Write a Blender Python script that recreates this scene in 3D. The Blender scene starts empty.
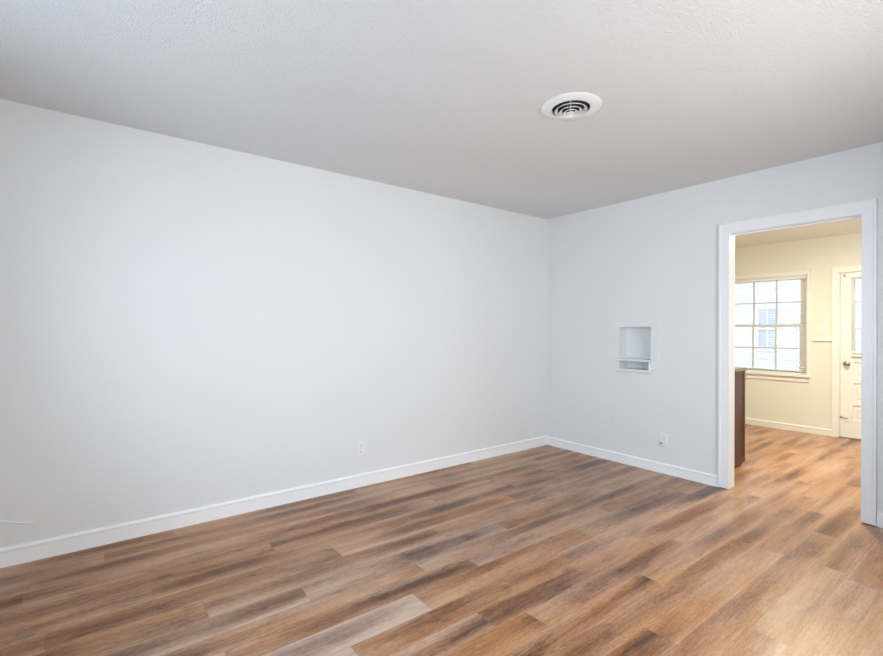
import bpy, bmesh, math, random
from mathutils import Vector, Matrix

# ------------------------------------------------------------------ camera
S = bpy.context.scene
COL = S.collection
R = math.radians
cam_d = bpy.data.cameras.new('camera')
cam = bpy.data.objects.new('camera', cam_d); COL.objects.link(cam)
cam_d.sensor_width = 36.0
cam_d.lens = 471.0 / 883.0 * 36.0
cam_d.clip_start = 0.02
cam_d.shift_y = 1.2 / 883.0
right = Vector((0.6108, 0.7918, 0)).normalized()
fwd = Vector((-right.y, right.x, 0))
up = Vector((0, 0, 1))
roll = R(0.15)
r2 = right * math.cos(roll) + up * math.sin(roll)
u2 = up * math.cos(roll) - right * math.sin(roll)
m = Matrix((r2, u2, -fwd)).transposed().to_4x4()
m.translation = Vector((3.345, 0.0, 1.247))
cam.matrix_world = m
S.camera = cam

# ------------------------------------------------------------------ exposure
S.view_settings.view_transform = 'Standard'
S.view_settings.look = 'None'
S.view_settings.gamma = 1.0
S.view_settings.use_curve_mapping = False
S.view_settings.exposure = -0.03

# ------------------------------------------------------------------ sky
W = bpy.data.worlds.new('overcast_sky'); S.world = W
W.use_nodes = True
wn = W.node_tree.nodes; wn.clear()
wo = wn.new('ShaderNodeOutputWorld'); wb = wn.new('ShaderNodeBackground')
wb.inputs['Color'].default_value = (0.88, 0.94, 1.0, 1)
wb.inputs['Strength'].default_value = 2.45
W.node_tree.links.new(wb.outputs[0], wo.inputs[0])


def area(name, loc, target, sx, sy, power, color):
    l = bpy.data.lights.new(name, 'AREA'); l.shape = 'RECTANGLE'
    l.size = sx; l.size_y = sy; l.energy = power; l.color = color
    o = bpy.data.objects.new(name, l); COL.objects.link(o)
    o.location = loc
    d = Vector(target) - Vector(loc)
    o.rotation_euler = d.to_track_quat('-Z', 'Y').to_euler()
    return o

# daylight outside the main room's unseen windows, plus added fill lights
area('daylight_back_window', (2.0, -1.40, 1.95), (2.3, 2.4, 0.35), 2.4, 1.7, 96, (0.50, 0.75, 1.0))
area('ceiling_fill_back', (1.9, -1.45, 0.75), (1.5, 1.2, 2.2), 2.4, 1.2, 38, (0.84, 0.92, 1.0))  # added upward fill that brightens the ceiling
area('daylight_side_window', (4.50, 1.75, 1.45), (0.0, 1.95, 1.30), 2.3, 1.7, 98, (1.0, 0.955, 0.88))
area('ceiling_fill_side', (4.55, 1.75, 0.55), (1.5, 1.9, 2.3), 2.3, 1.2, 26, (0.96, 0.97, 1.0))  # second added fill, aimed up at the ceiling from the side
area('kitchen_side_fill', (4.25, 5.7, 1.55), (1.5, 5.6, 1.0), 1.5, 1.4, 30, (1.0, 0.99, 0.96))  # added fill for the kitchen, set outside a made-up window

# ------------------------------------------------------------------ materials
def mat(name, col, rough=0.5, metal=0.0, spec=0.5, bump=None, var=None, coat=0.0):
    """bump=(scale, strength, distance); var=(scale, amount) soft tone variation of the paint"""
    m = bpy.data.materials.new(name); m.use_nodes = True
    nt = m.node_tree; b = nt.nodes['Principled BSDF']
    b.inputs['Base Color'].default_value = (*col, 1)
    b.inputs['Roughness'].default_value = rough
    b.inputs['Metallic'].default_value = metal
    b.inputs['Specular IOR Level'].default_value = spec
    b.inputs['Coat Weight'].default_value = coat
    tc = nt.nodes.new('ShaderNodeTexCoord')
    if bump:
        n = nt.nodes.new('ShaderNodeTexNoise'); n.inputs['Scale'].default_value = bump[0]
        n.inputs['Detail'].default_value = 3
        bp = nt.nodes.new('ShaderNodeBump'); bp.inputs['Strength'].default_value = bump[1]
        bp.inputs['Distance'].default_value = bump[2]
        nt.links.new(tc.outputs['Object'], n.inputs['Vector'])
        nt.links.new(n.outputs['Fac'], bp.inputs['Height'])
        nt.links.new(bp.outputs['Normal'], b.inputs['Normal'])
    if var:
        n = nt.nodes.new('ShaderNodeTexNoise'); n.inputs['Scale'].default_value = var[0]
        n.inputs['Detail'].default_value = 2
        mx = nt.nodes.new('ShaderNodeMix'); mx.data_type = 'RGBA'
        mx.inputs['A'].default_value = (*[c * (1 - var[1]) for c in col], 1)
        mx.inputs['B'].default_value = (*[min(1, c * (1 + var[1])) for c in col], 1)
        nt.links.new(tc.outputs['Object'], n.inputs['Vector'])
        nt.links.new(n.outputs['Fac'], mx.inputs['Factor'])
        nt.links.new(mx.outputs['Result'], b.inputs['Base Color'])
    return m

def emit(name, col, st):
    m = bpy.data.materials.new(name); m.use_nodes = True
    b = m.node_tree.nodes['Principled BSDF']
    b.inputs['Base Color'].default_value = (*col, 1)
    b.inputs['Emission Color'].default_value = (*col, 1)
    b.inputs['Emission Strength'].default_value = st
    return m

def glass(name, rough=0.0):
    m = bpy.data.materials.new(name); m.use_nodes = True
    nt = m.node_tree; nt.nodes.clear()
    o = nt.nodes.new('ShaderNodeOutputMaterial'); mx = nt.nodes.new('ShaderNodeMixShader')
    t = nt.nodes.new('ShaderNodeBsdfTransparent'); g = nt.nodes.new('ShaderNodeBsdfGlossy')
    g.inputs['Roughness'].default_value = 0.02
    f = nt.nodes.new('ShaderNodeFresnel'); f.inputs['IOR'].default_value = 1.25
    t.inputs['Color'].default_value = (0.96, 0.98, 1.0, 1)
    nt.links.new(f.outputs[0], mx.inputs[0]); nt.links.new(t.outputs[0], mx.inputs[1])
    nt.links.new(g.outputs[0], mx.inputs[2]); nt.links.new(mx.outputs[0], o.inputs[0])
    return m

M = {}
M['wall'] = mat('paint_wall_cool_white', (0.78, 0.785, 0.785), 0.55, spec=0.25, bump=(90, 0.12, 0.002), var=(1.3, 0.012))
M['kwall'] = mat('paint_kitchen_cream', (0.83, 0.825, 0.735), 0.6, spec=0.2, bump=(90, 0.1, 0.002))
M['kceil'] = mat('paint_kitchen_ceiling', (0.88, 0.87, 0.82), 0.8, spec=0.1, bump=(120, 0.3, 0.003))
M['trim'] = mat('paint_trim_white', (0.88, 0.89, 0.905), 0.32, spec=0.4, bump=(25, 0.05, 0.002))
M['base'] = mat('paint_baseboard_white', (0.92, 0.925, 0.93), 0.35, spec=0.4)
M['ktrim'] = mat('paint_kitchen_trim', (0.89, 0.885, 0.84), 0.35, spec=0.4)
M['plate'] = mat('plastic_plate_white', (0.83, 0.835, 0.84), 0.3, spec=0.5)
M['painted_plate'] = mat('painted_over_plate', (0.79, 0.80, 0.805), 0.45, spec=0.3)
M['vent'] = mat('enamelled_steel_white', (0.88, 0.88, 0.87), 0.35, spec=0.5)
M['dark'] = mat('duct_shade_black', (0.02, 0.02, 0.022), 0.8)  # black standing for the shade inside the duct
M['slot'] = mat('dark_slot', (0.06, 0.06, 0.07), 0.6)
M['metal'] = mat('brushed_nickel', (0.42, 0.40, 0.37), 0.3, metal=1.0)
M['blind'] = mat('blind_vinyl_white', (0.88, 0.88, 0.87), 0.4)
M['cable'] = mat('cable_jacket_white', (0.84, 0.84, 0.82), 0.4)
M['glass'] = glass('window_pane_glass')
M['siding'] = mat('siding_white', (0.80, 0.83, 0.86), 0.6)
M['nglass'] = mat('neighbour_pane', (0.50, 0.60, 0.74), 0.2)
M['ntrim'] = mat('neighbour_trim', (0.88, 0.88, 0.88), 0.6)
M['roof'] = mat('roof_shingle', (0.22, 0.21, 0.2), 0.9)
M['ground'] = mat('pale_gravel', (0.50, 0.49, 0.46), 0.9, bump=(30, 0.5, 0.01), var=(8, 0.2))
M['lamp'] = emit('lamp_glass_warm', (1.0, 0.92, 0.77), 80)
M['counter'] = mat('counter_laminate', (0.19, 0.155, 0.13), 0.35, var=(30, 0.25))

def ceiling_mat():
    m = mat('ceiling_texture_paint', (0.74, 0.735, 0.73), 0.85, spec=0.1)
    nt = m.node_tree; b = nt.nodes['Principled BSDF']; L = nt.links.new
    tc = nt.nodes.new('ShaderNodeTexCoord')
    v = nt.nodes.new('ShaderNodeTexVoronoi'); v.inputs['Scale'].default_value = 130
    n = nt.nodes.new('ShaderNodeTexNoise'); n.inputs['Scale'].default_value = 45; n.inputs['Detail'].default_value = 4
    ad = nt.nodes.new('ShaderNodeMath'); ad.operation = 'SUBTRACT'
    L(tc.outputs['Object'], v.inputs['Vector']); L(tc.outputs['Object'], n.inputs['Vector'])
    L(n.outputs['Fac'], ad.inputs[0]); L(v.outputs['Distance'], ad.inputs[1])
    bp = nt.nodes.new('ShaderNodeBump'); bp.inputs['Strength'].default_value = 0.45; bp.inputs['Distance'].default_value = 0.005
    L(ad.outputs[0], bp.inputs['Height']); L(bp.outputs['Normal'], b.inputs['Normal'])
    # patched drywall: faint long bands
    mp = nt.nodes.new('ShaderNodeMapping'); mp.inputs['Scale'].default_value = (0.9, 0.28, 1)
    n2 = nt.nodes.new('ShaderNodeTexNoise'); n2.inputs['Scale'].default_value = 1.6; n2.inputs['Detail'].default_value = 1
    mx = nt.nodes.new('ShaderNodeMix'); mx.data_type = 'RGBA'
    mx.inputs['A'].default_value = (0.735, 0.735, 0.735, 1); mx.inputs['B'].default_value = (0.80, 0.80, 0.805, 1)
    L(tc.outputs['Object'], mp.inputs['Vector']); L(mp.outputs[0], n2.inputs['Vector'])
    L(n2.outputs['Fac'], mx.inputs['Factor']); L(mx.outputs['Result'], b.inputs['Base Color'])
    return m
M['ceiling'] = ceiling_mat()

def wood_dark():
    m = mat('mahogany_stain', (0.1, 0.03, 0.02), 0.38, spec=0.4, coat=0.1)
    nt = m.node_tree; b = nt.nodes['Principled BSDF']; L = nt.links.new
    tc = nt.nodes.new('ShaderNodeTexCoord'); mp = nt.nodes.new('ShaderNodeMapping')
    mp.inputs['Scale'].default_value = (30, 30, 2)
    n = nt.nodes.new('ShaderNodeTexNoise'); n.inputs['Scale'].default_value = 2; n.inputs['Detail'].default_value = 4
    cr = nt.nodes.new('ShaderNodeValToRGB')
    cr.color_ramp.elements[0].position = 0.3; cr.color_ramp.elements[0].color = (0.022, 0.003, 0.0015, 1)
    cr.color_ramp.elements[1].position = 0.75; cr.color_ramp.elements[1].color = (0.085, 0.016, 0.006, 1)
    L(tc.outputs['Object'], mp.inputs['Vector']); L(mp.outputs[0], n.inputs['Vector'])
    L(n.outputs['Fac'], cr.inputs[0]); L(cr.outputs[0], b.inputs['Base Color'])
    return m
M['wood'] = wood_dark()

def floor_mat():
    m = bpy.data.materials.new('vinyl_plank_oak'); m.use_nodes = True
    nt = m.node_tree; b = nt.nodes['Principled BSDF']; L = nt.links.new
    N = nt.nodes.new
    def math_(op, a, c=None, clamp=False):
        n = N('ShaderNodeMath'); n.operation = op; n.use_clamp = clamp
        for i, x in enumerate((a, c)):
            if x is None: continue
            if isinstance(x, (int, float)): n.inputs[i].default_value = x
            else: L(x, n.inputs[i])
        return n.outputs[0]
    tc = N('ShaderNodeTexCoord')
    tone = N('ShaderNodeAttribute'); tone.attribute_name = 'tone'
    seed = N('ShaderNodeAttribute'); seed.attribute_name = 'seed'
    grey = N('ShaderNodeAttribute'); grey.attribute_name = 'grey'
    sep = N('ShaderNodeSeparateXYZ'); L(tc.outputs['Object'], sep.inputs[0])
    zz = math_('MULTIPLY', seed.outputs['Fac'], 41.0)
    def vec(sx, sy, k=1.0):
        c = N('ShaderNodeCombineXYZ')
        L(math_('MULTIPLY', sep.outputs[0], sx), c.inputs[0]); L(math_('MULTIPLY', sep.outputs[1], sy), c.inputs[1])
        L(math_('MULTIPLY', zz, k), c.inputs[2]); return c.outputs[0]
    def noise(v, sc, det=3, ro=0.55, dist=0.0):
        n = N('ShaderNodeTexNoise'); n.inputs['Scale'].default_value = sc; n.inputs['Detail'].default_value = det
        n.inputs['Roughness'].default_value = ro; n.inputs['Distortion'].default_value = dist
        L(v, n.inputs['Vector']); return n.outputs['Fac']
    band = noise(vec(10, 0.9, .25), 1.0, 2, 0.5, 0.4)          # broad soft bands along the plank
    streak = noise(vec(42, 4.2, 1.3), 1.0, 5, 0.68, 1.4)     # cathedral streaks
    fine = noise(vec(190, 34, 2.1), 1.0, 3, 0.7)             # open grain
    hair = noise(vec(150, 5, 2.9), 1.0, 3, 0.6)              # long fine grain
    patch = noise(vec(13, 4.2, 3.7), 1.0, 5, 0.68, 0.8)      # dark figure
    along = noise(vec(0.5, 1.1, 4.3), 1.0, 1, 0.5)
    # each board is printed with a darker heart and pale edges
    ua = N('ShaderNodeUVMap'); ua.uv_map = 'edge_across'; us = N('ShaderNodeSeparateXYZ'); L(ua.outputs[0], us.inputs[0])
    rr0 = math_('DIVIDE', us.outputs[0], math_('ADD', us.outputs[0], us.outputs[1]))
    heart = math_('SINE', math_('MULTIPLY', math_('POWER', rr0, 0.8), 3.14159))
    hk = N('ShaderNodeMapRange'); hk.inputs['From Min'].default_value = 0.38; hk.inputs['From Max'].default_value = 0.64
    hk.inputs['To Min'].default_value = 0.02; hk.inputs['To Max'].default_value = 0.42; L(along, hk.inputs['Value'])
    pk = N('ShaderNodeMapRange'); pk.inputs['From Min'].default_value = 0.54; pk.inputs['From Max'].default_value = 0.74
    pk.inputs['To Min'].default_value = 0.0; pk.inputs['To Max'].default_value = 0.27; L(patch, pk.inputs['Value'])
    v = math_('MULTIPLY', math_('SUBTRACT', band, 0.5), 0.85)
    v = math_('ADD', v, math_('MULTIPLY', math_('SUBTRACT', streak, 0.5), 0.50))
    v = math_('ADD', v, math_('MULTIPLY', math_('SUBTRACT', fine, 0.5), 0.60))
    v = math_('ADD', v, math_('MULTIPLY', math_('SUBTRACT', hair, 0.5), 0.40))
    v = math_('SUBTRACT', v, math_('MULTIPLY', heart, hk.outputs[0]))
    glare_fade = N('ShaderNodeMapRange'); glare_fade.inputs['From Min'].default_value = 0.46; glare_fade.inputs['From Max'].default_value = 0.58  # paler planks lose their dark figure, imitating washed-out glare
    glare_fade.inputs['To Min'].default_value = 1.0; glare_fade.inputs['To Max'].default_value = 0.12; L(tone.outputs['Fac'], glare_fade.inputs['Value'])
    v = math_('SUBTRACT', v, math_('MULTIPLY', pk.outputs[0], glare_fade.outputs[0]))
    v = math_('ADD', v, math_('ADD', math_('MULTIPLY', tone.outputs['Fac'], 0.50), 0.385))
    cr = N('ShaderNodeValToRGB'); e = cr.color_ramp.elements
    e[0].position = 0.05; e[0].color = (0.085, 0.039, 0.022, 1)
    e[1].position = 1.0; e[1].color = (0.578, 0.394, 0.289, 1)
    for p, c in ((0.28, (0.212, 0.100, 0.054)), (0.5, (0.374, 0.197, 0.112)), (0.74, (0.510, 0.309, 0.191))):
        q = e.new(p); q.color = (*c, 1)
    L(v, cr.inputs[0])
    hsv = N('ShaderNodeHueSaturation'); L(cr.outputs[0], hsv.inputs['Color'])
    gz = math_('MULTIPLY', math_('SUBTRACT', noise(vec(7, 1.1, 5.1), 1.0, 2), 0.42), 1.6)
    gz = math_('ADD', gz, grey.outputs['Fac'])
    sat = math_('SUBTRACT', 1.16, math_('MULTIPLY', gz, 0.42), False)
    L(sat, hsv.inputs['Saturation'])
    # knots
    vo = N('ShaderNodeTexVoronoi'); vo.inputs['Scale'].default_value = 1.0; L(vec(6.0, 1.7, 1.0), vo.inputs['Vector'])
    kn = N('ShaderNodeMapRange'); kn.inputs['From Min'].default_value = 0.03; kn.inputs['From Max'].default_value = 0.20
    kn.inputs['To Min'].default_value = 0.62; kn.inputs['To Max'].default_value = 0.0
    L(math_('ADD', vo.outputs['Distance'], math_('MULTIPLY', math_('SUBTRACT', streak, 0.5), 0.22)), kn.inputs['Value'])
    km = N('ShaderNodeMix'); km.data_type = 'RGBA'; km.inputs['B'].default_value = (0.07, 0.035, 0.022, 1)
    sc_ = N('ShaderNodeSeparateColor'); L(vo.outputs['Color'], sc_.inputs[0])
    L(math_('MULTIPLY', kn.outputs[0], math_('GREATER_THAN', sc_.outputs[0], 0.72)), km.inputs['Factor']); L(hsv.outputs[0], km.inputs['A'])
    # seams between planks, from the plank's own edge distances
    u1 = N('ShaderNodeUVMap'); u1.uv_map = 'edge_across'; u2_ = N('ShaderNodeUVMap'); u2_.uv_map = 'edge_along'
    s1 = N('ShaderNodeSeparateXYZ'); s2 = N('ShaderNodeSeparateXYZ'); L(u1.outputs[0], s1.inputs[0]); L(u2_.outputs[0], s2.inputs[0])
    d = math_('MINIMUM', math_('MINIMUM', s1.outputs[0], s1.outputs[1]), math_('MINIMUM', s2.outputs[0], s2.outputs[1]))
    sm = N('ShaderNodeMapRange'); sm.inputs['From Min'].default_value = 0.0006; sm.inputs['From Max'].default_value = 0.0022
    sm.inputs['To Min'].default_value = 0.35; sm.inputs['To Max'].default_value = 0.0; L(d, sm.inputs['Value'])
    m2 = N('ShaderNodeMix'); m2.data_type = 'RGBA'; m2.inputs['B'].default_value = (0.08, 0.05, 0.035, 1)
    L(sm.outputs[0], m2.inputs['Factor']); L(km.outputs['Result'], m2.inputs['A'])
    L(m2.outputs['Result'], b.inputs['Base Color'])
    b.inputs['Specular IOR Level'].default_value = 0.34
    rr = N('ShaderNodeMapRange'); rr.inputs['To Min'].default_value = 0.25; rr.inputs['To Max'].default_value = 0.36
    L(streak, rr.inputs['Value']); L(rr.outputs[0], b.inputs['Roughness'])
    bp = N('ShaderNodeBump'); bp.inputs['Strength'].default_value = 0.12; bp.inputs['Distance'].default_value = 0.002
    L(fine, bp.inputs['Height']); L(bp.outputs[0], b.inputs['Normal'])
    return m
M['floor'] = floor_mat()

# ------------------------------------------------------------------ helpers
def box(bm, x0, x1, y0, y1, z0, z1, mi=0):
    vs = [bm.verts.new(p) for p in ((x0,y0,z0),(x1,y0,z0),(x1,y1,z0),(x0,y1,z0),(x0,y0,z1),(x1,y0,z1),(x1,y1,z1),(x0,y1,z1))]
    fs = []
    for f in ((0,3,2,1),(4,5,6,7),(0,1,5,4),(1,2,6,5),(2,3,7,6),(3,0,4,7)):
        fc = bm.faces.new([vs[i] for i in f]); fc.material_index = mi; fs.append(fc)
    return vs

def extrude_profile(bm, pts, axis, a, b_):
    """pts: closed 2-D outline; axis 'x' -> pts are (y,z); axis 'y' -> (x,z); axis 'z' -> (x,y)"""
    def P(p, t):
        return {'x': (t, p[0], p[1]), 'y': (p[0], t, p[1]), 'z': (p[0], p[1], t)}[axis]
    v0 = [bm.verts.new(P(p, a)) for p in pts]; v1 = [bm.verts.new(P(p, b_)) for p in pts]
    n = len(pts)
    bm.faces.new(v0); bm.faces.new(v1[::-1])
    for i in range(n): bm.faces.new((v0[i], v0[(i+1) % n], v1[(i+1) % n], v1[i]))

def lathe(bm, prof, seg=64, c=(0,0,0), axis='z', closed=False):
    """revolve (r, h) points about an axis through c"""
    rings = []
    for r, h in prof:
        ring = []
        for k in range(seg):
            a = 2*math.pi*k/seg
            p = (r*math.cos(a), r*math.sin(a), h)
            if axis == 'y': p = (p[0], p[2], p[1])
            if axis == 'x': p = (p[2], p[0], p[1])
            ring.append(bm.verts.new((c[0]+p[0], c[1]+p[1], c[2]+p[2])))
        rings.append(ring)
    m_ = len(rings)
    for i in range(m_ if closed else m_-1):
        a, b_ = rings[i], rings[(i+1) % m_]
        for k in range(seg):
            bm.faces.new((a[k], a[(k+1) % seg], b_[(k+1) % seg], b_[k]))
    if not closed:
        for ring in (rings[0], rings[-1]):
            try: bm.faces.new(ring)
            except ValueError: pass

def tube(bm, pts, r, seg=10):
    pts = [Vector(p) for p in pts]; rings = []
    for i, p in enumerate(pts):
        d = (pts[min(i+1, len(pts)-1)] - pts[max(i-1, 0)]).normalized()
        s = d.cross(Vector((0, 0, 1)))
        if s.length < 1e-3: s = d.cross(Vector((1, 0, 0)))
        s.normalize(); t = s.cross(d).normalized()
        rings.append([bm.verts.new(p + r*(math.cos(2*math.pi*k/seg)*s + math.sin(2*math.pi*k/seg)*t)) for k in range(seg)])
    for a, b_ in zip(rings, rings[1:]):
        for k in range(seg): bm.faces.new((a[k], a[(k+1) % seg], b_[(k+1) % seg], b_[k]))
    bm.faces.new(rings[0]); bm.faces.new(rings[-1])

def obj(name, bm, mats, parent=None, bevel=0.0, smooth=False, label=None):
    bmesh.ops.recalc_face_normals(bm, faces=bm.faces[:])
    me = bpy.data.meshes.new(name)
    if smooth:
        for f in bm.faces: f.smooth = True
    bm.to_mesh(me); bm.free()
    for q in (mats if isinstance(mats, (list, tuple)) else [mats]): me.materials.append(q)
    o = bpy.data.objects.new(name, me); COL.objects.link(o)
    if parent:
        o.parent = parent; o.matrix_parent_inverse = parent_inv(parent)
    if bevel:
        b = o.modifiers.new('bevel', 'BEVEL'); b.width = bevel; b.segments = 2; b.limit_method = 'ANGLE'; b.angle_limit = R(35)
    if smooth:
        e = o.modifiers.new('edge_split', 'EDGE_SPLIT'); e.split_angle = R(35)
    if label: o['label'] = label
    return o

def world_of(o):
    w = Matrix.Translation(o.location)
    return world_of(o.parent) @ w if (o.parent and False) else w

def parent_inv(p):
    # parts are built in world coordinates; things' Empties only translate
    v = Vector((0, 0, 0)); q = p
    if q.type == 'EMPTY': v = q.location
    return Matrix.Translation(-Vector(v))

def thing(name, label, cat, loc=(0, 0, 0), group=None):
    o = bpy.data.objects.new(name, None); COL.objects.link(o)
    o.location = loc; o.empty_display_size = 0.1
    o['label'] = label; o['category'] = cat
    if group: o['group'] = group
    return o

def tag(o, label, cat, group=None):
    o['label'] = label; o['category'] = cat
    if group: o['group'] = group
    return o

def struct(name, bm, mats, bevel=0.0, smooth=False, parent=None):
    o = obj(name, bm, mats, parent, bevel, smooth)
    if parent is None: o['kind'] = 'structure'
    return o

def structure_empty(name, loc):
    o = bpy.data.objects.new(name, None); COL.objects.link(o)
    o.location = loc; o['kind'] = 'structure'; o.empty_display_size = 0.1
    return o

# ------------------------------------------------------------------ room sizes (metres)
YF = 4.033            # face of the far wall
TW = 0.095             # its thickness
YK = YF + TW          # kitchen side of it
YB = 7.03             # kitchen back wall
YR = -0.95            # wall behind the camera
XR = 4.05             # right wall, out of the picture
H = 2.44; HK = 2.355
DX0, DX1, DZ = 1.797, 2.599, 2.006      # doorway opening
NX0, NX1, NZ0, NZ1 = 0.854, 1.167, 0.868, 1.275   # niche opening

# ---- floor: one surface, laid plank by plank
def build_floor():
    rnd = random.Random(11)
    xs = [0, .13, .262, .396, .536, .680, .825, .975, 1.128, 1.272, 1.39, 1.505, 1.665, 1.80, 1.93, 2.055, 2.18, 2.305]
    while xs[-1] < XR + .1: xs.append(xs[-1] + .135)
    x = 0; left = []
    while x > -0.6: x -= .135; left.insert(0, x)
    xs = left + xs
    known = {.396: [(1.48, None, .40)], }
    # joints seen in the photograph: row start -> list of y joints, tones listed from the near plank to the far one
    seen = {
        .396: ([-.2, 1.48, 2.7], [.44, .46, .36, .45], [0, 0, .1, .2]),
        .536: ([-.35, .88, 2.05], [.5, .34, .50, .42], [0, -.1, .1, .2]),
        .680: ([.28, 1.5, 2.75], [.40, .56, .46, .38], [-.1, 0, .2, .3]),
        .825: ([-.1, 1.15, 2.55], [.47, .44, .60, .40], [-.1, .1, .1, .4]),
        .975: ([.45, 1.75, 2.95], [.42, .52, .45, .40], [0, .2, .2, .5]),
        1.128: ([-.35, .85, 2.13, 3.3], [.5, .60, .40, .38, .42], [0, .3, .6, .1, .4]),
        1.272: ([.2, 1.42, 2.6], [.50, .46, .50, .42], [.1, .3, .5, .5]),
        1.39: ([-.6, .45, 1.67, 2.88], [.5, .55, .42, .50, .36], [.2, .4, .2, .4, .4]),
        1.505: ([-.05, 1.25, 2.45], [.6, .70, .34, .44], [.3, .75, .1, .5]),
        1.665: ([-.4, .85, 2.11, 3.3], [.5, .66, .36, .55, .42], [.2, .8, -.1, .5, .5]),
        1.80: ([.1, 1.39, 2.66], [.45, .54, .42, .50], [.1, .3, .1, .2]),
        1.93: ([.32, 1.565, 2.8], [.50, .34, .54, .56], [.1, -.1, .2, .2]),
        2.055: ([-.2, 1.0, 2.27, 3.5], [.5, .50, .44, .58, .58], [.1, -.1, -.1, .1, .1]),  # far planks paler: doorway light painted into their tone
        2.18: ([.7, 2.08, 3.1], [.54, .50, .60, .58], [.0, -.1, .1, .0]),  # far planks paler here too, glare put into the colour
    }
    me = bpy.data.meshes.new('floor')
    V = []; F = []; A = []; UA = []; UB = []
    y0, y1 = YR - .05, YB + .12
    for i in range(len(xs) - 1):
        a, b_ = xs[i], xs[i+1]
        k = round(a, 3)
        if k in seen:
            js, tn, gr = seen[k]; js = list(js); tn = list(tn); gr = list(gr)
        else:
            js = [y0 + rnd.uniform(.2, 1.2)]; tn = [rnd.uniform(.53, .62)]; gr = [rnd.uniform(0, .3)]  # pale range puts floor glare on the right rows into the colour
        while js[-1] + 1.25 < y1:
            js.append(js[-1] + (1.22 if k in seen else rnd.choice([1.22, 1.22, .9])))
        while len(tn) < len(js) + 1:
            tn.append(rnd.uniform(.53, .63)); gr.append(rnd.uniform(-.1, .25))  # kitchen planks kept pale, window glare painted into their tone
        cuts = [y0] + [j for j in js if j > y0 + .02] + [y1]
        off = len(js) + 2 - len(cuts)
        for q in range(len(cuts) - 1):
            c, d = cuts[q], cuts[q+1]
            n = len(V)
            V += [(a, c, 0), (b_, c, 0), (b_, d, 0), (a, d, 0)]
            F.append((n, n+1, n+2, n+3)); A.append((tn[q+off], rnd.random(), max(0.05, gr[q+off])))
            w, l = b_-a, d-c
            UA += [(0, w), (w, 0), (w, 0), (0, w)]; UB += [(0, l), (0, l), (l, 0), (l, 0)]
    # slab under the planks gives the floor its thickness
    n = len(V); X0, X1 = xs[0], xs[-1]
    V += [(X0,y0,-.1),(X1,y0,-.1),(X1,y1,-.1),(X0,y1,-.1),(X0,y0,-.001),(X1,y0,-.001),(X1,y1,-.001),(X0,y1,-.001)]
    for f in ((0,3,2,1),(0,1,5,4),(1,2,6,5),(2,3,7,6),(3,0,4,7)):
        F.append(tuple(n+j for j in f)); A.append((.5, .5, 0)); UA += [(1,1)]*4; UB += [(1,1)]*4
    me.from_pydata(V, [], F)
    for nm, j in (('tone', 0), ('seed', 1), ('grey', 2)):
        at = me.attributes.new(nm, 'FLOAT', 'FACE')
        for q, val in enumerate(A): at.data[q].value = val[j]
    for nm, src in (('edge_across', UA), ('edge_along', UB)):
        uv = me.uv_layers.new(name=nm)
        for q, p in enumerate(src): uv.data[q].uv = p
    me.materials.append(M['floor'])
    o = bpy.data.objects.new('floor', me); COL.objects.link(o); o['kind'] = 'structure'
build_floor()

# ---- ceilings
bm = bmesh.new(); box(bm, -.12, XR+.12, YR-.12, YF+.02, H, H+.12)
for v_ in bm.verts: pass
# opening above the vent: keep the slab whole; a flat dark disc stands for the unlit throat
struct('ceiling', bm, M['ceiling'])
bm = bmesh.new(); box(bm, -.52, XR+.12, YK-.02, YB+.12, HK, HK+.12); struct('ceiling_kitchen', bm, M['kceil'])

# ---- walls
bm = bmesh.new(); box(bm, -.12, 0, YR-.12, YF+.001, 0, H); struct('wall_left', bm, M['wall'])

bm = bmesh.new()                                    # far wall, with doorway and niche
y0, y1 = YF, YK
box(bm, -.12, NX0, y0, y1, 0, H); box(bm, NX1, DX0, y0, y1, 0, H)
box(bm, NX0, NX1, y0, y1, 0, NZ0); box(bm, NX0, NX1, y0, y1, NZ1, H)
box(bm, NX0, NX1, YF+.132, YF+.136, NZ0, NZ1)
box(bm, DX0, DX1, y0, y1, DZ, H); box(bm, DX1, XR+.12, y0, y1, 0, H)
bmesh.ops.recalc_face_normals(bm, faces=bm.faces[:])
for f in bm.faces:
    if f.normal.y > .5 and f.calc_center_median().y > y1 - .001: f.material_index = 1
struct('wall_far', bm, [M['wall'], M['kwall']])

def wall_with_window(name, axis, c0, c1, a0, a1, wa0, wa1, wz0, wz1, h, m_):
    bm = bmesh.new()
    for (p, q, z0, z1) in ((a0, wa0, 0, h), (wa1, a1, 0, h), (wa0, wa1, 0, wz0), (wa0, wa1, wz1, h)):
        if axis == 'x': box(bm, c0, c1, p, q, z0, z1)
        else: box(bm, p, q, c0, c1, z0, z1)
    return struct(name, bm, m_)
wall_with_window('wall_back', 'y', YR-.12, YR, -.12, XR+.12, .85, 3.0, .75, 2.1, H, M['wall'])
wall_with_window('wall_right', 'x', XR, XR+.12, YR-.12, YF, .75, 2.75, .65, 2.1, H, M['wall'])
wall_with_window('wall_kitchen_right', 'x', XR, XR+.12, YK, YB+.12, 5.05, 6.35, .95, 2.0, HK, M['kwall'])
bm = bmesh.new(); box(bm, -.52, -.40, YK, YB+.12, 0, HK); struct('wall_kitchen_left', bm, M['kwall'])

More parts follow.
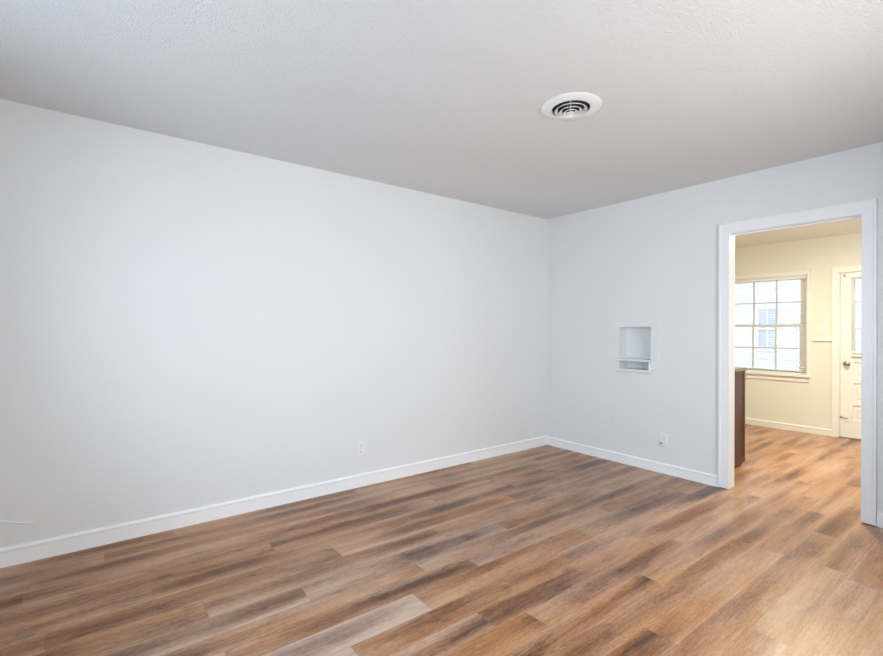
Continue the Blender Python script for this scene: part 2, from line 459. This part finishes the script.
# kitchen back wall with window 0.62..1.53 and exterior door 1.815..2.66
KWX0, KWX1, KWZ0, KWZ1 = .570, 1.528, .70, 1.925
KDX0, KDX1, KDZ = 1.822, 2.66, 1.925
bm = bmesh.new()
box(bm, -.4, KWX0, YB, YB+.12, 0, HK); box(bm, KWX1, KDX0, YB, YB+.12, 0, HK); box(bm, KDX1, XR, YB, YB+.12, 0, HK)
box(bm, KWX0, KWX1, YB, YB+.12, 0, KWZ0); box(bm, KWX0, KWX1, YB, YB+.12, KWZ1, HK); box(bm, KDX0, KDX1, YB, YB+.12, KDZ, HK)
struct('wall_kitchen_far', bm, M['kwall'])

# ---- baseboards (board with a small cap bead)
def baseboard(name, p0, p1, inward, m_, h=.088, cap=.02):
    """runs from p0 to p1 (x,y); inward = unit vector into the room"""
    prof = [(0, 0), (.014, 0), (.014, h-.006), (.0165, h+.001), (.017, h+.006), (.015, h+cap*.6), (.008, h+cap), (0, h+cap)]
    bm = bmesh.new(); A_ = []; B_ = []
    for t, z in prof:
        A_.append(bm.verts.new((p0[0]+inward[0]*t, p0[1]+inward[1]*t, z)))
        B_.append(bm.verts.new((p1[0]+inward[0]*t, p1[1]+inward[1]*t, z)))
    n = len(prof)
    for i in range(n): bm.faces.new((A_[i], A_[(i+1) % n], B_[(i+1) % n], B_[i]))
    bm.faces.new(A_); bm.faces.new(B_)
    return struct(name, bm, m_)
baseboard('baseboard_left', (0, YR), (0, YF), (1, 0), M['base'], .082, .018)
baseboard('baseboard_far', (0, YF), (1.736, YF), (0, -1), M['base'], .072, .016)
baseboard('baseboard_far_right', (2.666, YF), (XR, YF), (0, -1), M['base'], .082, .016)
baseboard('baseboard_right', (XR, YR), (XR, YF), (-1, 0), M['trim'])
baseboard('baseboard_back', (0, YR), (XR, YR), (0, 1), M['trim'])
baseboard('baseboard_kitchen_far', (-.4, YB), (1.768, YB), (0, -1), M['ktrim'], .062, .016)

# ---- doorway trim between the rooms
def casing(bm, x0, x1, y, sgn, z0, z1, flip):
    """vertical flat casing with an eased back band; y = wall face, sgn = -1 towards the main room"""
    t = .020 * sgn
    box(bm, x0, x1, min(y, y+t), max(y, y+t), z0, z1)
    bx0, bx1 = (x0-.006, x0+.010) if flip else (x1-.010, x1+.006)
    box(bm, bx0, bx1, min(y, y+t*1.25), max(y, y+t*1.25), z0, z1)
bm = bmesh.new()
casing(bm, 1.739, 1.808, YF, -1, .006, 2.074, True)
struct('trim_1', bm, M['trim'], bevel=.002)
bm = bmesh.new(); casing(bm, 2.591, 2.658, YF, -1, .006, 2.074, False)
struct('trim_2', bm, M['trim'], bevel=.002)
bm = bmesh.new(); box(bm, 1.739, 2.658, YF-.0205, YF, 2.000, 2.076); box(bm, 1.733, 2.664, YF-.025, YF, 2.068, 2.084)
struct('trim_3', bm, M['trim'], bevel=.002)
bm = bmesh.new()   # jambs and head lining the opening, with a stop strip
box(bm, DX0-.002, DX0+.008, YF-.004, YK+.004, .004, DZ); box(bm, DX1-.008, DX1+.002, YF-.004, YK+.004, .004, DZ)
box(bm, DX0, DX1, YF-.004, YK+.004, DZ-.010, DZ+.002)
box(bm, DX0+.006, DX1-.006, YF+.035, YF+.047, DZ-.020, DZ-.008)
struct('trim_4', bm, M['trim'], bevel=.0015)
bm = bmesh.new()   # kitchen side casing
box(bm, 1.72, 1.800, YK, YK+.018, .0, 2.07); box(bm, 2.596, 2.68, YK, YK+.018, 0, 2.07); box(bm, 1.72, 2.68, YK, YK+.018, 2.0, 2.08)
struct('trim_5', bm, M['ktrim'], bevel=.002)

# ---- telephone niche
ni = thing('wall_niche', 'small square recessed white telephone niche with shelf in the far wall', 'niche', (1.01, YF, .87))
bm = bmesh.new(); e = .004
box(bm, .805, NX0, YF-e, YF, .826, 1.333); box(bm, NX1, 1.243, YF-e, YF, .826, 1.333)
box(bm, NX0, NX1, YF-e, YF, NZ1, 1.333); box(bm, NX0, NX1, YF-e, YF, .826, NZ0)
obj('frame', bm, M['trim_n'] if 'trim_n' in M else M['painted_plate'], ni, bevel=.0015)
bm = bmesh.new()
w = .003
box(bm, NX0, NX0+w, YF-.002, YF+.132, NZ0, NZ1); box(bm, NX1-w, NX1, YF-.002, YF+.132, NZ0, NZ1)
box(bm, NX0, NX1, YF+.129, YF+.132, NZ0, NZ1); box(bm, NX0, NX1, YF-.002, YF+.132, NZ1-w, NZ1)
obj('lining', bm, M['painted_plate'], ni)
bm = bmesh.new(); box(bm, NX0+w, NX1-w, YF-.03, YF+.129, .962, .978); box(bm, .832, 1.19, YF-.032, YF-.004, .960, .979)
obj('shelf', bm, M['painted_plate'], ni, bevel=.003)
bm = bmesh.new(); box(bm, NX0+w, NX1-w, YF-.018, YF+.129, NZ0+.002, NZ0+.016); box(bm, .842, 1.19, YF-.024, YF-.004, NZ0-.004, NZ0+.018)
obj('lower_ledge', bm, M['painted_plate'], ni, bevel=.003)
bm = bmesh.new(); box(bm, 1.150, 1.166, YF-.012, YF+.004, NZ0+.016, .960)
obj('divider', bm, M['trim'], ni, bevel=.002)

# ---- round ceiling vent
VC = (1.768, 2.088)
vt = thing('ceiling_vent', 'round white metal ceiling vent with concentric louvre rings', 'vent', (VC[0], VC[1], H))
def ring_obj(name, prof, seg=72, m_=None, par=None):
    bm = bmesh.new(); lathe(bm, prof, seg, (VC[0], VC[1], H), closed=True)
    return obj(name, bm, m_ or M['vent'], par or vt, smooth=True)
ring_obj('flange', [(.157, 0), (.1585, -.003), (.150, -.007), (.125, -.0105), (.106, -.0125), (.100, -.0125), (.099, -.002), (.11, 0)])
bm = bmesh.new(); lathe(bm, [(.0995, -.0015), (.0995, -.0005)], 64, (VC[0], VC[1], H)); obj('duct_shade', bm, M['dark'], vt)  # flat black disc painted as the shade inside the duct
for rr_, zz_ in ((.084, -.020), (.060, -.026), (.038, -.031)):
    ring_obj('louvre_ring', [(rr_, zz_), (rr_-.001, zz_-.0018), (rr_-.015, zz_+.009), (rr_-.015, zz_+.011)])
bm = bmesh.new(); lathe(bm, [(.0005, -.037), (.014, -.0365), (.022, -.034), (.020, -.032), (.0005, -.033)], 48, (VC[0], VC[1], H))
obj('centre_disc', bm, M['vent'], vt, smooth=True)
for a in (0, math.pi*2/3, math.pi*4/3):
    bm = bmesh.new(); dx, dy = math.cos(a-.93), math.sin(a-.93)
    tube(bm, [(VC[0]+dx*.012, VC[1]+dy*.012, H-.031), (VC[0]+dx*.100, VC[1]+dy*.100, H-.0125)], .0014, 8)
    obj('spoke', bm, M['vent'], vt)
bm = bmesh.new(); tube(bm, [(VC[0], VC[1], H-.033), (VC[0], VC[1], H-.056)], .0016, 8); obj('damper_rod', bm, M['vent'], vt)

# ---- electrical plates
def duplex_outlet(label, c, axis, plate_m, group=None, sockets=True):
    """axis 'x': on the left wall facing +x;  'y': on a wall facing -y"""
    o = thing('outlet', label, 'outlet', c)
    def bx3(bm, a0, a1, d0, d1, z0, z1):
        if axis == 'x': box(bm, c[0]+d0, c[0]+d1, c[1]+a0, c[1]+a1, c[2]+z0, c[2]+z1)
        else: box(bm, c[0]+a0, c[0]+a1, c[1]-d1, c[1]-d0, c[2]+z0, c[2]+z1)
    bm = bmesh.new(); bx3(bm, -.036, .036, 0, .006, -.058, .058); obj('cover_plate', bm, plate_m, o, bevel=.003)
    for s in (-1, 1):
        bm = bmesh.new(); bx3(bm, -.017, .017, .004, .0085, s*.022-.014, s*.022+.014)
        k = obj('socket', bm, plate_m, o, bevel=.004)
        bm = bmesh.new()
        for t in (-.007, .006): bx3(bm, t-.001, t+.001, .0083, .0089, s*.022-.003, s*.022+.007)
        bx3(bm, -.002, .002, .0083, .0089, s*.022-.011, s*.022-.007)
        obj('slots', bm, M['slot'], k)
    bm = bmesh.new()
    ax_ = 'x' if axis == 'x' else 'y'; sg = 1 if axis == 'x' else -1
    cc = (c[0]+(.006 if axis == 'x' else 0), c[1]-(.006 if axis == 'y' else 0), c[2])
    lathe(bm, [(.0005, .0), (.0035, 0), (.003, .0012*sg), (.0005, .0014*sg)], 16, cc, ax_); obj('screw', bm, M['metal'], o)
    return o
duplex_outlet('white double outlet low on the long left wall', (0, 1.775, .300), 'x', M['plate'])
o = duplex_outlet('white double outlet with a round plug, on the far wall near the doorway', (1.292, YF, .288), 'y', M['plate'])
bm = bmesh.new(); lathe(bm, [(.0005, -.034), (.014, -.033), (.019, -.028), (.020, -.009), (.0005, -.009)], 28, (1.290, YF, .263), 'y')
k = obj('round_plug', bm, M['plate'], o, smooth=True, label='round white plug in the lower socket')
bm = bmesh.new(); lathe(bm, [(.0005, -.036), (.006, -.036), (.006, -.033), (.0005, -.033)], 16, (1.281, YF, .268), 'y')
obj('plug_hole', bm, M['slot'], k)
bl = thing('blank_plate', 'painted-over blank cover plate low on the far wall below the niche', 'cover plate', (.716, YF, .350))
bm = bmesh.new(); box(bm, .680, .752, YF-.006, YF, .292, .408); obj('cover_plate', bm, M['painted_plate'], bl, bevel=.003)
for z in (.312, .388):
    bm = bmesh.new(); lathe(bm, [(.0005, -.0074), (.0036, -.0072), (.004, -.0055), (.0005, -.0055)], 16, (.716, YF, z), 'y'); obj('screw', bm, M['painted_plate'], bl)

# ---- white cable stub lying against the left wall
bm = bmesh.new()
tube(bm, [(.006, -.62, .262), (.006, -.50, .262), (.006, -.40, .256), (.006, -.33, .246), (.006, -.29, .232), (.006, -.25, .216), (.006, -.21, .207), (.006, -.185, .204)], .0042, 10)
tag(obj('cable', bm, M['cable'], smooth=True), 'thin white cable end lying against the left wall above the baseboard', 'cable')

# ---- old bead of caulk on the left wall above the baseboard
bm = bmesh.new(); rc = random.Random(3)
tube(bm, [(.0006, -.6+.09*i, .117+.006*math.sin(i*.7)+rc.uniform(-.0015, .0015)) for i in range(18)], .0022, 8)
struct('trim_8', bm, M['wall'])

# ---- kitchen: chair rail, switch
bm = bmesh.new(); extrude_profile(bm, [(YB, 1.108), (YB-.006, 1.112), (YB-.026, 1.118), (YB-.028, 1.132), (YB-.016, 1.138), (YB-.010, 1.150), (YB, 1.152)], 'x', 1.575, 1.768)
struct('trim_6', bm, M['ktrim'])
bm = bmesh.new(); extrude_profile(bm, [(YB, 1.108), (YB-.006, 1.112), (YB-.026, 1.118), (YB-.028, 1.132), (YB-.016, 1.138), (YB-.010, 1.150), (YB, 1.152)], 'x', -.4, .59)
struct('trim_7', bm, M['ktrim'])
sw = thing('light_switch', 'cream light switch between the kitchen window and door', 'light switch', (1.662, YB, 1.258))
bm = bmesh.new(); box(bm, 1.627, 1.697, YB-.006, YB, 1.202, 1.316); obj('cover_plate', bm, M['plate'], sw, bevel=.003)
bm = bmesh.new(); box(bm, 1.656, 1.668, YB-.016, YB-.005, 1.252, 1.272); obj('toggle', bm, M['plate'], sw, bevel=.002)
for z in (1.228, 1.29):
    bm = bmesh.new(); lathe(bm, [(.0005, -.0072), (.003, -.0072), (.0034, -.0055), (.0005, -.0055)], 12, (1.662, YB, z), 'y'); obj('screw', bm, M['metal'], sw)

# ---- kitchen window: casing, stool, two sashes of 3x2 panes
wnd = structure_empty('window_1', ((KWX0+KWX1)/2, YB, KWZ0))
bm = bmesh.new()
box(bm, KWX0-.045, KWX0, YB-.018, YB, KWZ0+.002, KWZ1); box(bm, KWX1, KWX1+.022, YB-.018, YB, KWZ0+.002, KWZ1)
box(bm, KWX0-.045, KWX1+.022, YB-.018, YB, KWZ1, KWZ1+.050); box(bm, KWX0-.05, KWX1+.028, YB-.024, YB, KWZ1+.050, KWZ1+.060)
obj('window_casing', bm, M['ktrim'], wnd, bevel=.002)
bm = bmesh.new(); box(bm, KWX0-.06, KWX1+.034, YB-.045, YB+.02, .672, .702)
obj('window_stool', bm, M['ktrim'], wnd, bevel=.004)
bm = bmesh.new(); box(bm, KWX0-.045, KWX1+.024, YB-.016, YB, .612, .672); obj('window_apron', bm, M['ktrim'], wnd, bevel=.003)
bm = bmesh.new()
box(bm, KWX0, KWX0+.012, YB, YB+.12, KWZ0, KWZ1); box(bm, KWX1-.012, KWX1, YB, YB+.12, KWZ0, KWZ1); box(bm, KWX0, KWX1, YB, YB+.12, KWZ1-.012, KWZ1)
obj('window_jamb', bm, M['ktrim'], wnd)
def sash(x0, x1, z0, z1, y, cols, rows, st=.038, mu=.018, sd=.082):
    bm = bmesh.new(); t = .03
    box(bm, x0, x0+sd, y, y+t, z0, z1); box(bm, x1-sd, x1, y, y+t, z0, z1)
    box(bm, x0+sd, x1-sd, y, y+t, z0, z0+st); box(bm, x0+sd, x1-sd, y, y+t, z1-st*.8, z1)
    w_ = (x1-x0-2*sd)/cols; h_ = (z1-z0-st*1.8)/rows
    for i in range(1, cols): box(bm, x0+sd+i*w_-mu/2, x0+sd+i*w_+mu/2, y+.004, y+t-.004, z0+st, z1-st*.8)
    for j in range(1, rows): box(bm, x0+sd, x1-sd, y+.005, y+t-.005, z0+st+j*h_-mu/2, z0+st+j*h_+mu/2)
    s = obj('window_sash', bm, M['ktrim'], wnd)
    bm = bmesh.new(); box(bm, x0+sd, x1-sd, y+.013, y+.017, z0+st, z1-st*.8); obj('window_pane', bm, M['glass'], s)
sash(KWX0+.012, KWX1-.012, 1.285, KWZ1-.012, YB+.082, 3, 2)
sash(KWX0+.012, KWX1-.012, KWZ0, 1.315, YB+.050, 3, 2)

def venetian(label, x0, x1, ztop, zbot, y, pitch, tilt, hw=.0125, name='window_blind', headh=.03):
    b = thing(name, label, 'blind', ((x0+x1)/2, y, ztop))
    bm = bmesh.new(); box(bm, x0, x1, y-.014, y+.014, ztop-headh, ztop); obj('head_rail', bm, M['blind'], b, bevel=.002)
    bm = bmesh.new(); z = ztop-headh-.014
    while z > zbot+.02:
        dy, dz = hw*math.cos(tilt), hw*math.sin(tilt)
        pts = [(y-dy, z-dz), (y-dy*.4, z-dz*.4+.0016), (y+dy*.4, z+dz*.4+.0016), (y+dy, z+dz), (y+dy, z+dz-.0008), (y+dy*.4, z+dz*.4+.0008), (y-dy*.4, z-dz*.4+.0008), (y-dy, z-dz-.0008)]
        extrude_profile(bm, pts, 'x', x0+.003, x1-.003); z -= pitch
    obj('slats', bm, M['blind'], b)
    bm = bmesh.new(); box(bm, x0+.003, x1-.003, y-.011, y+.011, zbot, zbot+.014); obj('bottom_rail', bm, M['blind'], b, bevel=.002)
    n = 3 if x1-x0 > .7 else 2
    for i in range(n):
        xx = x0+.1+(x1-x0-.2)*i/(n-1)
        bm = bmesh.new()
        for s in (-1, 1): tube(bm, [(xx, y+s*hw, ztop-headh), (xx, y+s*hw, zbot+.012)], .0011, 6)
        obj('ladder_cord', bm, M['blind'], b)
    return b
venetian('white slatted blind lowered over the kitchen window, slats open', KWX0+.016, KWX1-.014, KWZ1-.014, KWZ0+.004, YB+.014, .022, R(15))

# ---- kitchen exterior door
dr = structure_empty('door_1', (2.24, YB, 0))
DL0, DL1, DT = KDX0+.014, KDX1-.014, KDZ-.014      # slab
bm = bmesh.new()
box(bm, KDX0-.055, KDX0+.004, YB-.018, YB, 0, KDZ+.055); box(bm, KDX1-.004, KDX1+.055, YB-.018, YB, 0, KDZ+.055); box(bm, KDX0-.055, KDX1+.055, YB-.019, YB, KDZ-.004, KDZ+.060)
obj('door_casing', bm, M['ktrim'], dr, bevel=.002)
bm = bmesh.new()
box(bm, KDX0, KDX0+.011, YB, YB+.12, 0, KDZ); box(bm, KDX1-.011, KDX1, YB, YB+.12, 0, KDZ); box(bm, KDX0, KDX1, YB, YB+.12, KDZ-.011, KDZ)
obj('door_jamb', bm, M['ktrim'], dr)
GX0, GX1, GZ0, GZ1 = 1.965, 2.535, .985, 1.835
px0, px1 = 1.950, 2.55
ys, ye = YB+.012, YB+.054
bm = bmesh.new()
zs = [(.215, .385), (.430, .640), (.685, .880)]     # three stacked panels
box(bm, DL0, px0, ys, ye, .008, DT); box(bm, px1, DL1, ys, ye, .008, DT)
box(bm, px0, px1, ys, ye, .008, zs[0][0])
box(bm, px0, px1, ys, ye, zs[0][1], zs[1][0]); box(bm, px0, px1, ys, ye, zs[1][1], zs[2][0]); box(bm, px0, px1, ys, ye, zs[2][1], GZ0)
box(bm, px0, px1, ys, ye, GZ1, DT); box(bm, px0, GX0, ys, ye, GZ0, GZ1); box(bm, GX1, px1, ys, ye, GZ0, GZ1)
slab = obj('door_slab', bm, M['ktrim'], dr, bevel=.0015)
for z0, z1 in zs:
    bm = bmesh.new(); box(bm, px0, px1, ys+.014, ye-.014, z0, z1)
    box(bm, px0+.035, px1-.035, ys+.008, ye-.008, z0+.03, z1-.03); obj('door_panel', bm, M['ktrim'], dr, bevel=.003)
bm = bmesh.new(); box(bm, GX0, GX1, ys+.018, ys+.022, GZ0, GZ1); obj('door_glass', bm, M['glass'], dr)
bm = bmesh.new()
for i in (1, 2):
    x = GX0+(GX1-GX0)*i/3; box(bm, x-.009, x+.009, ys+.006, ye-.006, GZ0, GZ1)
for i in (1, 2):
    z = GZ0+(GZ1-GZ0)*i/3+ (.02 if i == 2 else 0); box(bm, GX0, GX1, ys+.006, ye-.006, z-.009, z+.009)
obj('door_muntin', bm, M['ktrim'], dr)
bm = bmesh.new(); box(bm, GX0-.03, GX1+.03, YB-.022, YB+.012, GZ0-.038, GZ0-.012); obj('glass_ledge', bm, M['ktrim'], dr, bevel=.003)
bm = bmesh.new()
kx, kz = 1.897, .862
lathe(bm, [(.0005, .0), (.030, .0), (.031, -.004), (.026, -.008), (.011, -.010), (.010, -.030), (.020, -.036), (.027, -.046), (.027, -.056), (.020, -.063), (.0005, -.065)], 32, (kx, ys, kz), 'y')
obj('door_knob', bm, M['metal'], dr, smooth=True, label='nickel knob')
bm = bmesh.new(); tube(bm, [(1.845, YB+.005, .238), (1.872, YB-.012, .236), (1.915, YB-.03, .232)], .0055, 10)
lathe(bm, [(.0005, .0), (.011, .0), (.011, -.004), (.0005, -.005)], 16, (1.845, ys, .238), 'y')
obj('door_stop', bm, M['metal'], dr, label='thin metal door stop')
bm = bmesh.new(); box(bm, 1.864, 1.880, YB-.006, ys, 1.868, 1.892); tube(bm, [(1.872, YB-.006, 1.885), (1.876, YB-.02, 1.872), (1.884, YB-.018, 1.858)], .003, 8)
obj('latch_hook', bm, M['metal'], dr)
bm = bmesh.new(); box(bm, KDX0, KDX1, YB-.005, YB+.12, 0, .012); obj('threshold', bm, M['metal'], dr, bevel=.002)
venetian('white slatted blind hung on the glass of the kitchen door', 1.932, 2.56, 1.878, .99, YB-.008, .022, R(6), hw=.011)

# ---- kitchen cabinet against the back of the partition wall
cx0, cx1 = .30, 1.606
cab = thing('base_cabinet', 'dark mahogany kitchen base cabinet seen past the left side of the doorway', 'cabinet', (.96, YK+.3, 0))
cy0, cy1 = YK+.045, 4.895
bm = bmesh.new(); box(bm, cx0, cx1, cy0, cy1, .085, .868); box(bm, cx0+.0, cx1-.004, cy0, cy1-.06, 0, .085)
obj('body', bm, M['wood'], cab, bevel=.002)
bm = bmesh.new()     # face-frame stile and a middle batten standing proud on the end panel
box(bm, cx1, cx1+.004, cy1-.045, cy1, .03, .868); box(bm, cx1, cx1+.004, cy0, cy1-.115, .02, .868)
box(bm, cx1-.002, cx1+.001, cy0, cy1-.05, .02, .868)
obj('end_frame', bm, M['wood'], cab, bevel=.001)
nd = 3
for i in range(nd):
    a = cx0+.006+(cx1-cx0-.012)*i/nd+.003; b_ = cx0+.006+(cx1-cx0-.012)*(i+1)/nd-.003
    bm = bmesh.new(); box(bm, a, b_, cy1, cy1+.020, .275, .800)
    box(bm, a+.05, b_-.05, cy1+.018, cy1+.024, .325, .75); d_ = obj('door', bm, M['wood'], cab, bevel=.003)
    bm = bmesh.new(); lathe(bm, [(.0005, .0), (.006, .0), (.006, .014), (.014, .02), (.014, .026), (.0005, .028)], 20, (b_-.03, cy1+.02, .74), 'y'); obj('knob', bm, M['metal'], d_, smooth=True)
    bm = bmesh.new(); box(bm, a, b_, cy1, cy1+.020, .10, .262); d_ = obj('drawer', bm, M['wood'], cab, bevel=.003)
    bm = bmesh.new(); lathe(bm, [(.0005, .0), (.006, .0), (.006, .014), (.014, .02), (.014, .026), (.0005, .028)], 20, ((a+b_)/2, cy1+.02, .18), 'y'); obj('knob', bm, M['metal'], d_, smooth=True)
bm = bmesh.new(); box(bm, cx0-.01, cx1+.006, cy0, cy1+.03, .869, .899)
tag(obj('countertop', bm, M['counter'], bevel=.004), 'grey-brown countertop on the dark base cabinet past the doorway', 'countertop')

# ---- kitchen ceiling lamp (above the doorway's sight line)
lm = thing('ceiling_light', 'round warm glass flush ceiling light in the kitchen', 'light', (2.0, 5.3, HK))
bm = bmesh.new(); lathe(bm, [(.0005, 0), (.15, 0), (.152, -.012), (.14, -.022), (.0005, -.022)], 48, (2.0, 5.3, HK)); obj('canopy', bm, M['vent'], lm, smooth=True)
bm = bmesh.new(); lathe(bm, [(.0005, -.11), (.06, -.105), (.11, -.08), (.135, -.045), (.136, -.024), (.0005, -.024)], 48, (2.0, 5.3, HK)); obj('glass_shade', bm, M['lamp'], lm, smooth=True)

l = bpy.data.lights.new('kitchen_floor_fill', 'AREA'); l.shape = 'DISK'; l.size = .26; l.energy = 40; l.color = (1.0, .90, .66)  # added disk light brightening the kitchen and doorway floor
lo = bpy.data.objects.new('kitchen_floor_fill', l); COL.objects.link(lo); lo.location = (2.0, 5.3, HK-.115)

# ---- windows of the main room and an added kitchen side window for fill light (behind or beside the camera)
def side_window(name, axis, c, a0, a1, z0, z1, m_, nx=2):
    w_ = structure_empty(name, ((c, (a0+a1)/2, z0) if axis == 'x' else ((a0+a1)/2, c, z0)))
    sgn = -1 if axis == 'x' else 1
    def B(bm, p, q, d0, d1, s, t):
        lo_, hi_ = sorted((c+sgn*d0, c+sgn*d1))
        if axis == 'x': box(bm, lo_, hi_, p, q, s, t)
        else: box(bm, p, q, lo_, hi_, s, t)
    bm = bmesh.new()
    B(bm, a0-.07, a0, 0, .018, z0, z1); B(bm, a1, a1+.07, 0, .018, z0, z1); B(bm, a0-.07, a1+.07, 0, .018, z1, z1+.07); B(bm, a0-.09, a1+.09, 0, .05, z0-.03, z0)
    obj('window_casing', bm, m_, w_, bevel=.002)
    for i in range(nx):
        p = a0+(a1-a0)*i/nx; q = a0+(a1-a0)*(i+1)/nx
        bm = bmesh.new(); zm = (z0+z1)/2
        for (u, v_) in ((p, p+.035), (q-.035, q)): B(bm, u, v_, -.08, -.045, z0, z1)
        for (s, t) in ((z0, z0+.035), (z1-.035, z1), (zm-.018, zm+.018)): B(bm, p+.035, q-.035, -.08, -.045, s, t)
        sh = obj('window_sash', bm, m_, w_)
        bm = bmesh.new(); B(bm, p+.035, q-.035, -.064, -.060, z0+.035, z1-.035); obj('window_pane', bm, M['glass'], sh)
side_window('window_2', 'y', YR, .85, 3.0, .75, 2.1, M['trim'])
side_window('window_3', 'x', XR, .75, 2.75, .65, 2.1, M['trim'])
side_window('added_window_4', 'x', XR, 5.05, 6.35, .95, 2.0, M['ktrim'])  # unseen window added to carry the kitchen fill light

# ---- outside: pale ground and the neighbouring house
bm = bmesh.new(); box(bm, -14, 16, YB+.13, 24, -.5, -.35); box(bm, -14, -.53, -10, YB+.13, -.5, -.35)
box(bm, XR+.13, 16, -10, YB+.13, -.5, -.35); box(bm, -.53, XR+.13, -10, YR-.13, -.5, -.35)
struct('ground', bm, M['ground'])
YN = 10.5
nh = thing('neighbor_house', 'pale sided neighbouring house seen through the kitchen window', 'house', (0, YN, -.35))
bm = bmesh.new(); z = -.35
while z < 3.0:
    extrude_profile(bm, [(YN+.03, z), (YN, z), (YN+.010, z+.115), (YN+.03, z+.115)], 'x', -7, 6); z += .115
box(bm, -7, 6, YN+.03, YN+5, -.35, 3.0)
obj('wall', bm, M['siding'], nh)
bm = bmesh.new(); extrude_profile(bm, [(YN-.35, 2.95), (YN+2.5, 4.3), (YN+5.35, 2.95), (YN+5.35, 2.87), (YN+2.5, 4.2), (YN-.35, 2.87)], 'x', -7.3, 6.3)
obj('roof', bm, M['roof'], nh)
def nwin(x0, x1, z0, z1, nm=1):
    bm = bmesh.new(); t = .05
    box(bm, x0-t, x0, YN-.03, YN+.02, z0-t, z1+t); box(bm, x1, x1+t, YN-.03, YN+.02, z0-t, z1+t)
    box(bm, x0, x1, YN-.03, YN+.02, z1, z1+t); box(bm, x0, x1, YN-.03, YN+.02, z0-t, z0)
    zm = (z0+z1)/2; box(bm, x0, x1, YN-.025, YN+.02, zm-.02, zm+.02)
    for i in range(nm):
        x = x0+(x1-x0)*(i+1)/(nm+1); box(bm, x-.012, x+.012, YN-.02, YN+.02, z0, z1)
    f = obj('window', bm, M['ntrim'], nh)
    bm = bmesh.new(); box(bm, x0, x1, YN-.008, YN+.02, z0, z1); obj('pane', bm, M['nglass'], f)
nwin(-.14, .15, .89, 1.65); nwin(1.5, 2.1, .7, 1.7); nwin(-3.0, -2.4, .7, 1.7)
